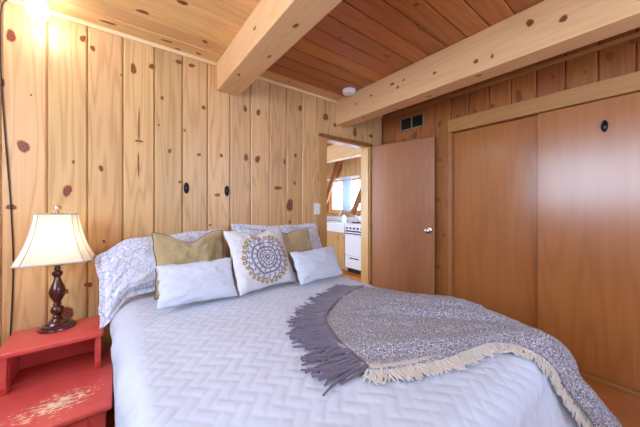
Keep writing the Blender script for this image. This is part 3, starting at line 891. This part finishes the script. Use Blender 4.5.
def mandala_col(x, z):
    z = z + .012
    r = np.hypot(x, z)*.82; th = np.arctan2(z, x)
    dark = np.zeros_like(r); gold = np.zeros_like(r)
    g = lambda d, w: np.exp(-(d/(w*1.35))**2)
    dark = np.maximum(dark, g(r - .012, .0045))
    dark = np.maximum(dark, g(r - .030 - .005*np.cos(8*th), .0035))
    dark = np.maximum(dark, g(r - .047, .0035))
    dark = np.maximum(dark, ((r > .047) & (r < .068))*(np.cos(8*th + PI)**8)*.85)
    dark = np.maximum(dark, g(r - .066, .004))
    dark = np.maximum(dark, ((r > .070) & (r < .088))*(np.clip(np.cos(16*th), 0, 1)**1.5)*.85)
    dark = np.maximum(dark, g(r - .095, .0045))
    dark = np.maximum(dark, ((r > .098) & (r < .122))*(np.clip(np.cos(20*th + .5*PI)*.5+.5, 0, 1)**2)*(.7 + .3*np.cos((r-.110)*420)))
    dark = np.maximum(dark, 1.0*g(r - .125 - .005*np.cos(20*th), .003))
    # golden flower heads round the outside
    n = 30; ph = np.mod(th, 2*PI/n) - PI/n
    fxx, fzz = r*np.cos(ph) - .141, r*np.sin(ph)
    fr = np.hypot(fxx, fzz); fth = np.arctan2(fzz, fxx)
    gold = np.maximum(gold, (fr < .0115 + .002*np.cos(5*fth))*1.0*(fr > .0025))
    gold = np.maximum(gold, .6*g(r - .132, .003)*(np.cos(44*th) > 0))
    c = lin('d8d6dc') + 0*x[..., None]
    t = np.clip(dark, 0, 1)[..., None]; c = c*(1-t) + lin('5d5f7e')*t
    t = np.clip(gold, 0, 1)[..., None]; c = c*(1-t) + lin('a08a4e')*t
    return c

PZ = .734
pillow('pillow_sham', (.295, 1.925, PZ), 5, 32, .77, .41, .13, M['sham'], 'large white pillow sham with blue scroll print, next to the lamp', 'patterned pillow shams', sham_col, n=300, m=180, pin=.03, flange=.07, seed=1, dent=.012, wrinkle=1.4, corners=[(-1, 1, -.012, -.085, 4)], hang=(-.235, .14, .14))
pillow('pillow_sham', (1.165, 1.965, PZ), 0, 29, .86, .41, .13, M['sham'], 'large white pillow sham with blue scroll print, next to the doorway', 'patterned pillow shams', sham_col, n=320, m=180, pin=.03, flange=.07, seed=2, dent=.006, wrinkle=1.4, corners=[(-1, 1, 0, .03, 3)])
pillow('throw_pillow', (.39, 1.79, PZ), 2, 27, .44, .40, .11, M['gold'], 'gold velvet square pillow with a dented top, nearer the lamp', 'gold velvet pillows', piping=M['goldp'], pin=.07, dent=.07, seed=3)
pillow('throw_pillow', (1.13, 1.80, PZ), 0, 26, .44, .37, .10, M['gold'], 'gold velvet square pillow half hidden behind a white pillow, nearer the doorway', 'gold velvet pillows', piping=M['goldp'], pin=.07, dent=.02, seed=4)
pillow('medallion_pillow', (.785, 1.555, PZ), 10, 27, .45, .42, .12, M['mandala'], 'square white pillow with a round grey and gold medallion print', 'pillow', mandala_col, n=280, m=280, pin=.07, seed=5, dent=.03, wrinkle=.6)
pillow('lumbar_pillow', (.36, 1.555, PZ), -3, 31, .41, .24, .10, M['lumbar'], 'small plain white oblong pillow in front of the dented gold pillow', 'white oblong pillows', pin=.06, seed=6, wrinkle=.45)
pillow('lumbar_pillow', (1.175, 1.505, PZ), 6, 28, .43, .235, .09, M['lumbar'], 'small plain white oblong pillow beside the medallion pillow, nearer the doorway', 'white oblong pillows', pin=.06, seed=7, wrinkle=.45)

# ------------------------------------------------------------------ nightstand (two-tier step table, red paint)
NX, NY = -.25, 1.86
r = thing('nightstand', (NX, NY, 0), 'worn red painted two-tier step table beside the bed', 'nightstand')
TZ = .58
bm = new_bm(); box(bm, (-.455, 1.865, TZ-.028), (-.065, 2.165, TZ), .007, 3); part('table_top', bm, M['red'], r, 40)
bm = new_bm(); box(bm, (-.485, 1.52, .345), (-.022, 2.165, .372), .008, 3); part('lower_tier', bm, M['red'], r, 40).__setitem__('label', 'red lower tier with chipped cream patch')
for x in (-.43, -.088):
    bm = new_bm()
    pr = [(1.90, .3725), (1.945, .3725), (1.935, .40), (1.915, .43), (1.91, .47), (1.925, .51), (1.95, .5515), (1.885, .5515), (1.882, .51), (1.876, .46), (1.88, .41)]
    prism(bm, pr, 'x', x-.013, x+.013)
    bmesh.ops.bevel(bm, geom=list(bm.edges), offset=.003, segments=1, affect='EDGES')
    part('front_bracket', bm, M['red'], r)
bm = new_bm(); box(bm, (-.44, 2.14, .3725), (-.08, 2.16, .5515), .002, 1); part('back_panel', bm, M['red'], r)
for x in (-.44, -.095):
    bm = new_bm(); box(bm, (x, 1.96, .3725), (x+.015, 2.139, .5515), .002, 1); part('side_panel', bm, M['red'], r)
bm = new_bm(); box(bm, (-.46, 1.56, .225), (-.045, 2.15, .344), .004, 2); part('apron', bm, M['red'], r)
bm = new_bm(); box(bm, (-.40, 1.548, .24), (-.105, 1.5595, .33), .004, 2); d = part('drawer', bm, M['red'], r)
bm = new_bm(); lathe(bm, [(0, 0), (.008, 0), (.007, .012), (.015, .02), (.014, .028), (0, .031)], (0, 0, 0), 16, 0, 1, 1, Matrix.Translation((-.25, 1.548, .285)) @ Matrix.Rotation(PI/2, 4, 'X')); part('knob', bm, M['red'], d, 40)
for (x, y) in ((-.44, 1.585), (-.068, 1.585), (-.44, 2.125), (-.068, 2.125)):
    bm = new_bm(); lathe(bm, [(0, 0), (.013, 0), (.015, .03), (.02, .10), (.024, .18), (.02, .2), (.024, .224), (0, .224)], (x, y, 0), 18); part('leg', bm, M['red'], r, 40)

# ------------------------------------------------------------------ table lamp
lx, ly = -.272, 2.085
r = thing('table_lamp', (lx, ly, TZ), 'lit table lamp with cream bell shade and turned dark base on the red table', 'lamp')
bm = new_bm(); lathe(bm, [(0, .0005), (.078, .0005), (.080, .006), (.078, .012), (.068, .014), (.066, .024), (.052, .028), (.046, .038), (.030, .044), (.022, .056), (0, .056)], (lx, ly, TZ), 40); part('base', bm, M['lampwood'], r, 30)
bm = new_bm(); lathe(bm, [(0, .0562), (.018, .0562), (.022, .066), (.016, .074), (.024, .084), (.030, .100), (.026, .116), (.014, .126), (.020, .134), (.014, .142), (.022, .158), (.034, .186), (.037, .206), (.030, .232), (.018, .262), (.013, .285), (.018, .292), (.024, .304), (.022, .316), (.012, .324), (.017, .332), (.012, .340), (.012, .352), (0, .352)], (lx, ly, TZ), 28); part('stem', bm, M['lampwood'], r, 40)
bm = new_bm(); lathe(bm, [(0, .3525), (.030, .3525), (.032, .356), (.013, .360), (.013, .40), (.017, .405), (.017, .44), (0, .44)], (lx, ly, TZ), 24); part('socket', bm, M['bronze'], r, 40)
bm = new_bm(); lathe(bm, [(0, .4405), (.012, .4405), (.016, .455), (.028, .485), (.029, .505), (.02, .528), (0, .534)], (lx, ly, TZ), 20); part('bulb', bm, M['lampbulb'], r, 'all')
SZ0, SZ1 = .378, .640
def shade_ring(f):
    s = .084 + (.156 - .084)*(.30*(1-f) + .70*(1-f)**2.1)
    hx, hy, ch = s, s*.86, s*.22
    z = TZ + SZ0 + (SZ1-SZ0)*f
    return [(lx+hx, ly-hy+ch, z), (lx+hx, ly+hy-ch, z), (lx+hx-ch, ly+hy, z), (lx-hx+ch, ly+hy, z), (lx-hx, ly+hy-ch, z), (lx-hx, ly-hy+ch, z), (lx-hx+ch, ly-hy, z), (lx+hx-ch, ly-hy, z)]
bm = new_bm(); prev = None; NR = 18
for k in range(NR+1):
    ring = [bm.verts.new(p) for p in shade_ring(k/NR)]
    if prev:
        for q_ in range(8): bm.faces.new((prev[q_], prev[(q_+1) % 8], ring[(q_+1) % 8], ring[q_]))
    prev = ring
sh = part('lamp_shade', bm, M['shade'], r, 30)
bm = new_bm()
for q_ in range(8): tube(bm, [shade_ring(k/NR)[q_] for k in range(NR+1)], .0022, 6)
tube(bm, shade_ring(0), .0045, 6, closed=True); tube(bm, shade_ring(1), .0042, 6, closed=True)
part('shade_trim', bm, M['shadetrim'], r, 'all')
bm = new_bm()
hz = TZ + .60
tube(bm, smooth_path([(lx-.017, ly, TZ+.42), (lx-.05, ly, TZ+.48), (lx-.045, ly, TZ+.58), (lx, ly, TZ+.645), (lx+.045, ly, TZ+.58), (lx+.05, ly, TZ+.48), (lx+.017, ly, TZ+.42)], 5), .0022, 6)
for a in (0, PI/2):
    tube(bm, [(lx-.082*math.cos(a), ly-.07*math.sin(a), TZ+SZ1-.004), (lx, ly, TZ+.646), (lx+.082*math.cos(a), ly+.07*math.sin(a), TZ+SZ1-.004)], .002, 6)
part('harp', bm, M['bronze'], r, 'all')
bm = new_bm(); lathe(bm, [(0, .648), (.009, .648), (.006, .655), (.015, .664), (.018, .674), (.014, .684), (0, .689)], (lx, ly, TZ), 18); part('finial', bm, M['chrome'], r, 40)

# ------------------------------------------------------------------ kitchen seen through the doorway
KX, KZ = 4.1, 2.60
bm = new_bm()                                   # kitchen outer wall (x = KX) with a window opening
W0, W1, WZ0, WZ1 = 3.95, 5.0, 1.13, 1.88
y = 2.4
while y < 6.0:
    a1 = min(y + .19, 6.0)
    tn = random.random()
    if a1 <= W0 or y >= W1: board(bm, 'y', y, a1, 0, KZ, KX, -1, tn)
    else:
        if y < W0: board(bm, 'y', y, W0, 0, KZ, KX, -1, tn)
        if a1 > W1: board(bm, 'y', W1, a1, 0, KZ, KX, -1, tn)
        board(bm, 'y', max(y, W0), min(a1, W1), 0, WZ0, KX, -1, tn); board(bm, 'y', max(y, W0), min(a1, W1), WZ1, KZ, KX, -1, tn)
    y = a1
box(bm, (KX+.018, 2.4, 0), (KX+.12, W0, KZ), tone=.2); box(bm, (KX+.018, W1, 0), (KX+.12, 6.0, KZ), tone=.2)
box(bm, (KX+.018, W0, 0), (KX+.12, W1, WZ0), tone=.2); box(bm, (KX+.018, W0, WZ1), (KX+.12, W1, KZ), tone=.2)
tag(finish('wall_kitchen_right', bm, M['pine']), 'pine wall behind the kitchen counter', 'wall', kind='structure')
window('window_3', 'y', KX, -1, W0, W1, WZ0, WZ1, 'bright kitchen window seen through the doorway', 1)
bm = new_bm(); box(bm, (.5, 5.9, 0), (KX, 6.0, KZ)); tag(finish('wall_kitchen_back', bm, M['pine']), 'far pine wall of the kitchen', 'wall', kind='structure')
bm = new_bm()
box(bm, (.4, 2.4, 0), (.5, 2.9, KZ)); box(bm, (.4, 4.9, 0), (.5, 6.0, KZ)); box(bm, (.4, 2.9, 0), (.5, 4.9, .5)); box(bm, (.4, 2.9, 2.3), (.5, 4.9, KZ))
tag(finish('wall_kitchen_left', bm, M['pine']), 'unseen kitchen wall with a wide opening added for daylight', 'wall', kind='structure')
window('window_4', 'y', .5, 1, 2.9, 4.9, .5, 2.3, 'unseen wide kitchen window added to let in daylight', 2)  # out of view, added so that daylight brightens the kitchen
bm = new_bm()
y = 2.4
while y < 6.0:
    board(bm, 'c', y, y + .14, .4, KX+.1, KZ, -1, random.random(), .006, .006, .02); y += .14
box(bm, (.4, 2.4, KZ+.02), (KX+.1, 6.0, KZ+.08))
tag(finish('ceiling_kitchen', bm, M['ceiling']), 'pine board ceiling of the kitchen', 'ceiling', kind='structure')
bm = new_bm(); box(bm, (3.0, 2.41, 2.07), (3.14, 5.89, 2.34), .004, 2, tone=.6)
tag(finish('ceiling_beam', bm, M['beam']), 'pale beam crossing the kitchen ceiling', 'beam', 'exposed ceiling beams', 'structure')

# base cabinet
CX = 3.5
r = thing('base_cabinet', (3.8, 4.3, 0), 'wooden kitchen base cabinet beside the white stove', 'cabinet')
bm = new_bm(); box(bm, (CX+.02, 3.80, .1), (KX-.004, 5.2, .738), .002, 1); box(bm, (CX+.08, 3.80, 0), (KX-.004, 5.2, .0995), .002, 1); part('cabinet_body', bm, M['cab'], r)
for (y0, y1) in ((3.81, 3.975), (3.985, 4.38), (4.39, 4.785), (4.795, 5.19)):
    bm = new_bm(); box(bm, (CX, y0, .12), (CX+.0195, y1, .72), .004, 2); d = part('cabinet_door', bm, M['cab'], r)
    bm = new_bm(); box(bm, (CX-.006, y0+.04, .18), (CX-.0003, y1-.04, .66), .004, 2); part('door_panel', bm, M['cab'], d)
    bm = new_bm(); lathe(bm, [(0, 0), (.006, 0), (.006, .01), (.012, .018), (0, .024)], (0, 0, 0), 12, 0, 1, 1, Matrix.Translation((CX-.0001, y0+.02, .64)) @ Matrix.Rotation(-PI/2, 4, 'Y')); part('knob', bm, M['bronze'], d, 40)
r = thing('kitchen_counter', (3.8, 4.3, .74), 'white kitchen counter with deep front edge and sink', 'counter')
bm = new_bm()
box(bm, (CX-.02, 3.80, .742), (CX+.04, 5.2, .92), .008, 3)
box(bm, (CX+.041, 3.80, .88), (CX+.10, 5.2, .92), .004, 2); box(bm, (CX+.46, 3.80, .88), (KX-.02, 5.2, .92), .004, 2)
box(bm, (CX+.101, 3.80, .88), (CX+.459, 4.05, .92), .004, 2); box(bm, (CX+.101, 4.65, .88), (CX+.459, 5.2, .92), .004, 2)
part('worktop', bm, M['enamel'], r)
bm = new_bm()
box(bm, (CX+.102, 4.052, .745), (CX+.458, 4.648, .755)); box(bm, (CX+.102, 4.052, .7555), (CX+.115, 4.648, .915)); box(bm, (CX+.445, 4.052, .7555), (CX+.458, 4.648, .915))
box(bm, (CX+.1155, 4.052, .7555), (CX+.4445, 4.065, .915)); box(bm, (CX+.1155, 4.635, .7555), (CX+.4445, 4.648, .915))
part('sink_basin', bm, M['enamel'], r)
bm = new_bm(); box(bm, (KX-.019, 3.80, .9205), (KX-.003, 5.2, 1.02), .003, 2); part('splashback', bm, M['enamel'], r)
r = thing('faucet', (3.99, 4.33, .92), 'curved metal faucet behind the kitchen sink', 'faucet')
bm = new_bm(); lathe(bm, [(0, .0005), (.03, .0005), (.03, .012), (.014, .02), (0, .02)], (3.99, 4.33, .92), 18); part('base', bm, M['chrome'], r, 40)
bm = new_bm(); tube(bm, smooth_path([(3.99, 4.33, .935), (3.99, 4.33, 1.06), (3.95, 4.33, 1.13), (3.87, 4.33, 1.13), (3.83, 4.33, 1.08)], 6), .011, 10); part('spout', bm, M['chrome'], r, 'all')
for s in (-.07, .07):
    bm = new_bm(); lathe(bm, [(0, .0005), (.018, .0005), (.016, .03), (.022, .04), (0, .048)], (3.99, 4.33+s, .92), 14); part('tap_handle', bm, M['chrome'], r, 40)

# small kitchen things on the counter and stove
def bottle(name, c, prof, mat, capprof, capmat, label, cat):
    r = thing(name, c, label, cat)
    bm = new_bm(); lathe(bm, prof, c, 20); part('bottle_body' if cat == 'bottle' else 'body', bm, mat, r, 40)
    bm = new_bm(); lathe(bm, capprof, c, 16); part('cap' if cat == 'bottle' else 'lid', bm, capmat, r, 40)
    return r
bottle('soap_bottle', (3.66, 4.72, .9205), [(0, 0), (.035, 0), (.036, .01), (.036, .11), (.02, .14), (.014, .15), (0, .15)], M['green'], [(0, .1505), (.016, .1505), (.016, .18), (0, .18)], M['white'], 'green bottle on the kitchen counter', 'bottle')
bottle('canister', (3.66, 3.99, .9205), [(0, 0), (.055, 0), (.058, .008), (.058, .12), (.05, .13), (0, .13)], M['enamel'], [(0, .1305), (.05, .1305), (.045, .145), (.012, .15), (.012, .165), (0, .167)], M['white'], 'white lidded canister on the counter beside the stove', 'canister')
bottle('jar', (3.64, 4.50+.22, .9205), [(0, 0), (.04, 0), (.042, .008), (.042, .09), (.035, .1), (0, .1)], M['enamel'], [(0, .1005), (.037, .1005), (.037, .118), (0, .118)], M['green'], 'small white jar with a green lid on the counter', 'jar').location = (3.64, 4.56+.26, .9205)
# kettle on the stove
kx, ky, kz = 3.80, 3.62, .965
r = thing('kettle', (kx, ky, kz), 'white kettle with a red handle on the stove', 'kettle')
bm = new_bm(); lathe(bm, [(0, .0005), (.075, .0005), (.088, .02), (.085, .07), (.06, .11), (.04, .118), (0, .118)], (kx, ky, kz), 24); part('body', bm, M['enamel'], r, 40)
bm = new_bm(); lathe(bm, [(0, .1185), (.036, .1185), (.03, .128), (.01, .132), (.012, .145), (0, .15)], (kx, ky, kz), 16); part('lid', bm, M['red_pot'], r, 40)
bm = new_bm(); tube(bm, smooth_path([(kx, ky-.075, kz+.09), (kx, ky-.09, kz+.17), (kx, ky, kz+.22), (kx, ky+.09, kz+.17), (kx, ky+.075, kz+.09)], 6), .010, 10); part('handle', bm, M['red_pot'], r, 'all')
bm = new_bm(); tube(bm, [(kx-.06, ky+.045, kz+.06), (kx-.10, ky+.075, kz+.10), (kx-.12, ky+.09, kz+.12)], [.018, .013, .010], 10); part('spout', bm, M['enamel'], r, 'all')
px_, py_, pz_ = 3.98, 3.70, .965
r = thing('cooking_pot', (px_, py_, pz_), 'dark red cooking pot at the back of the stove', 'pot')
bm = new_bm(); lathe(bm, [(0, .0005), (.075, .0005), (.08, .01), (.082, .10), (.086, .104), (.078, .104), (0, .1035)], (px_, py_, pz_), 24); part('body', bm, M['red_pot'], r, 40)
bm = new_bm(); lathe(bm, [(0, .1045), (.082, .1045), (.06, .12), (.01, .126), (.014, .14), (0, .146)], (px_, py_, pz_), 24); part('lid', bm, M['red_pot'], r, 40)
for s in (-1, 1):
    bm = new_bm(); tube(bm, smooth_path([(px_-.03, py_+s*.082, pz_+.08), (px_-.02, py_+s*.11, pz_+.085), (px_+.02, py_+s*.11, pz_+.085), (px_+.03, py_+s*.082, pz_+.08)], 4), .006, 8); part('handle', bm, M['red_pot'], r, 'all')

# stove
SY0, SY1 = 3.27, 3.79
r = thing('stove', (3.8, 3.53, 0), 'white enamel kitchen stove with oven door and drawer', 'stove')
bm = new_bm(); box(bm, (CX+.02, SY0, .08), (KX-.03, SY1, .915), .006, 2); part('stove_body', bm, M['enamel'], r)
bm = new_bm(); box(bm, (CX+.05, SY0+.02, 0), (KX-.05, SY1-.02, .0795)); part('plinth', bm, M['dark'], r)
bm = new_bm(); box(bm, (CX-.005, SY0, .9155), (KX-.03, SY1, .935), .005, 2); part('cooktop', bm, M['enamel'], r)
bm = new_bm(); box(bm, (CX-.01, SY0+.002, .80), (CX+.0195, SY1-.002, .912), .005, 2); cp = part('control_panel', bm, M['enamel'], r)
for k in range(5):
    bm = new_bm(); lathe(bm, [(0, 0), (.020, 0), (.019, .012), (.013, .016), (.012, .026), (0, .027)], (0, 0, 0), 16, 0, 1, 1, Matrix.Translation((CX-.0102, SY0+.07+k*.095, .845)) @ Matrix.Rotation(-PI/2, 4, 'Y')); part('knob', bm, M['black'], cp, 40)
bm = new_bm(); box(bm, (CX-.01, SY0+.004, .335), (CX+.0195, SY1-.004, .775), .006, 2); d = part('oven_door', bm, M['enamel'], r)
bm = new_bm(); tube(bm, [(CX-.012, SY0+.05, .745), (CX-.04, SY0+.05, .745), (CX-.04, SY1-.05, .745), (CX-.012, SY1-.05, .745)], .009, 8); part('door_handle', bm, M['black'], d, 40)
bm = new_bm(); box(bm, (CX+.005, SY0+.01, .777), (CX+.0198, SY1-.01, .798)); part('vent_gap', bm, M['black'], r)
bm = new_bm(); box(bm, (CX-.008, SY0+.004, .095), (CX+.0195, SY1-.004, .322), .006, 2); d = part('oven_drawer', bm, M['enamel'], r)
bm = new_bm(); box(bm, (CX-.024, SY0+.14, .275), (CX-.0082, SY1-.14, .292), .004, 2); part('drawer_handle', bm, M['black'], d)
for (x, y) in ((3.66, 3.40), (3.66, 3.66), (3.92, 3.40), (3.92, 3.66)):
    bm = new_bm()
    for rr in (.035, .06, .08): tube(bm, [(x+rr*math.cos(t*PI/8), y+rr*math.sin(t*PI/8), .945) for t in range(16)], .004, 6, closed=True)
    for a in range(4): tube(bm, [(x+.015*math.cos(a*PI/2), y+.015*math.sin(a*PI/2), .952), (x+.092*math.cos(a*PI/2), y+.092*math.sin(a*PI/2), .952), (x+.092*math.cos(a*PI/2), y+.092*math.sin(a*PI/2), .936)], .005, 6)
    part('burner', bm, M['black'], r, 40)

# window ledge, vertical blind and slanting roof rafters
bm = new_bm(); box(bm, (KX-.11, W0-.05, WZ0-.035), (KX-.001, W1+.05, WZ0-.005), .004, 2)
tag(finish('window_ledge', bm, M['casing']), 'wooden ledge under the kitchen window', 'ledge', kind='structure')
r = thing('vertical_blind', (KX-.06, 4.32, WZ1), 'grey vertical blind drawn together in the kitchen window', 'blind')
bm = new_bm(); box(bm, (KX-.085, W0, WZ1-.01), (KX-.035, W1, WZ1+.035), .004, 2); part('headrail', bm, M['white'], r)
for k in range(7):
    y = 4.19 + k*.042
    bm = new_bm(); box(bm, (-.04, -.002, WZ0+.02), (.04, .002, WZ1-.012), 0, mat=Matrix.Translation((KX-.06, y, 0)) @ Matrix.Rotation(math.radians(28), 4, 'Z')); part('slat', bm, M['blind'], r)
def rafter(x, y0, z0, y1, z1, label):
    bm = new_bm()
    d = Vector((y1-y0, z1-z0)).normalized(); n = Vector((-d.y, d.x))*.055
    prism(bm, [(y0+n.x, z0+n.y), (y1+n.x, z1+n.y), (y1-n.x, z1-n.y), (y0-n.x, z0-n.y)], 'x', x, x+.05, tone=.4)
    return tag(finish('rafter', bm, M['rafter']), label, 'rafter', 'slanting kitchen rafters', 'structure')
rafter(KX-.17, 4.05, 1.10, 3.40, 2.25, 'slanting brown rafter beside the kitchen window blind')
rafter(KX-.17, 5.09, 1.1, 4.50, 2.3, 'slanting brown rafter at the far end of the kitchen window')

# ------------------------------------------------------------------ camera and view
cam = bpy.data.cameras.new('camera'); co = bpy.data.objects.new('camera', cam); COL.objects.link(co)
co.location = (0, 0, 1.265); co.rotation_euler = (PI/2, 0, -math.radians(37.3))
cam.sensor_width = 36; cam.lens = 265/640*36; cam.shift_y = -7.5/640; cam.clip_start = .02
SC.camera = co
SC.view_settings.view_transform = 'Standard'; SC.view_settings.look = 'None'; SC.view_settings.gamma = 1
SC.view_settings.use_curve_mapping = False; SC.view_settings.exposure = -0.28
SC.cycles.max_bounces = 10; SC.cycles.diffuse_bounces = 4; SC.cycles.transparent_max_bounces = 8
SC.cycles.caustics_reflective = False; SC.cycles.caustics_refractive = False
SC.cycles.sample_clamp_indirect = 6.0
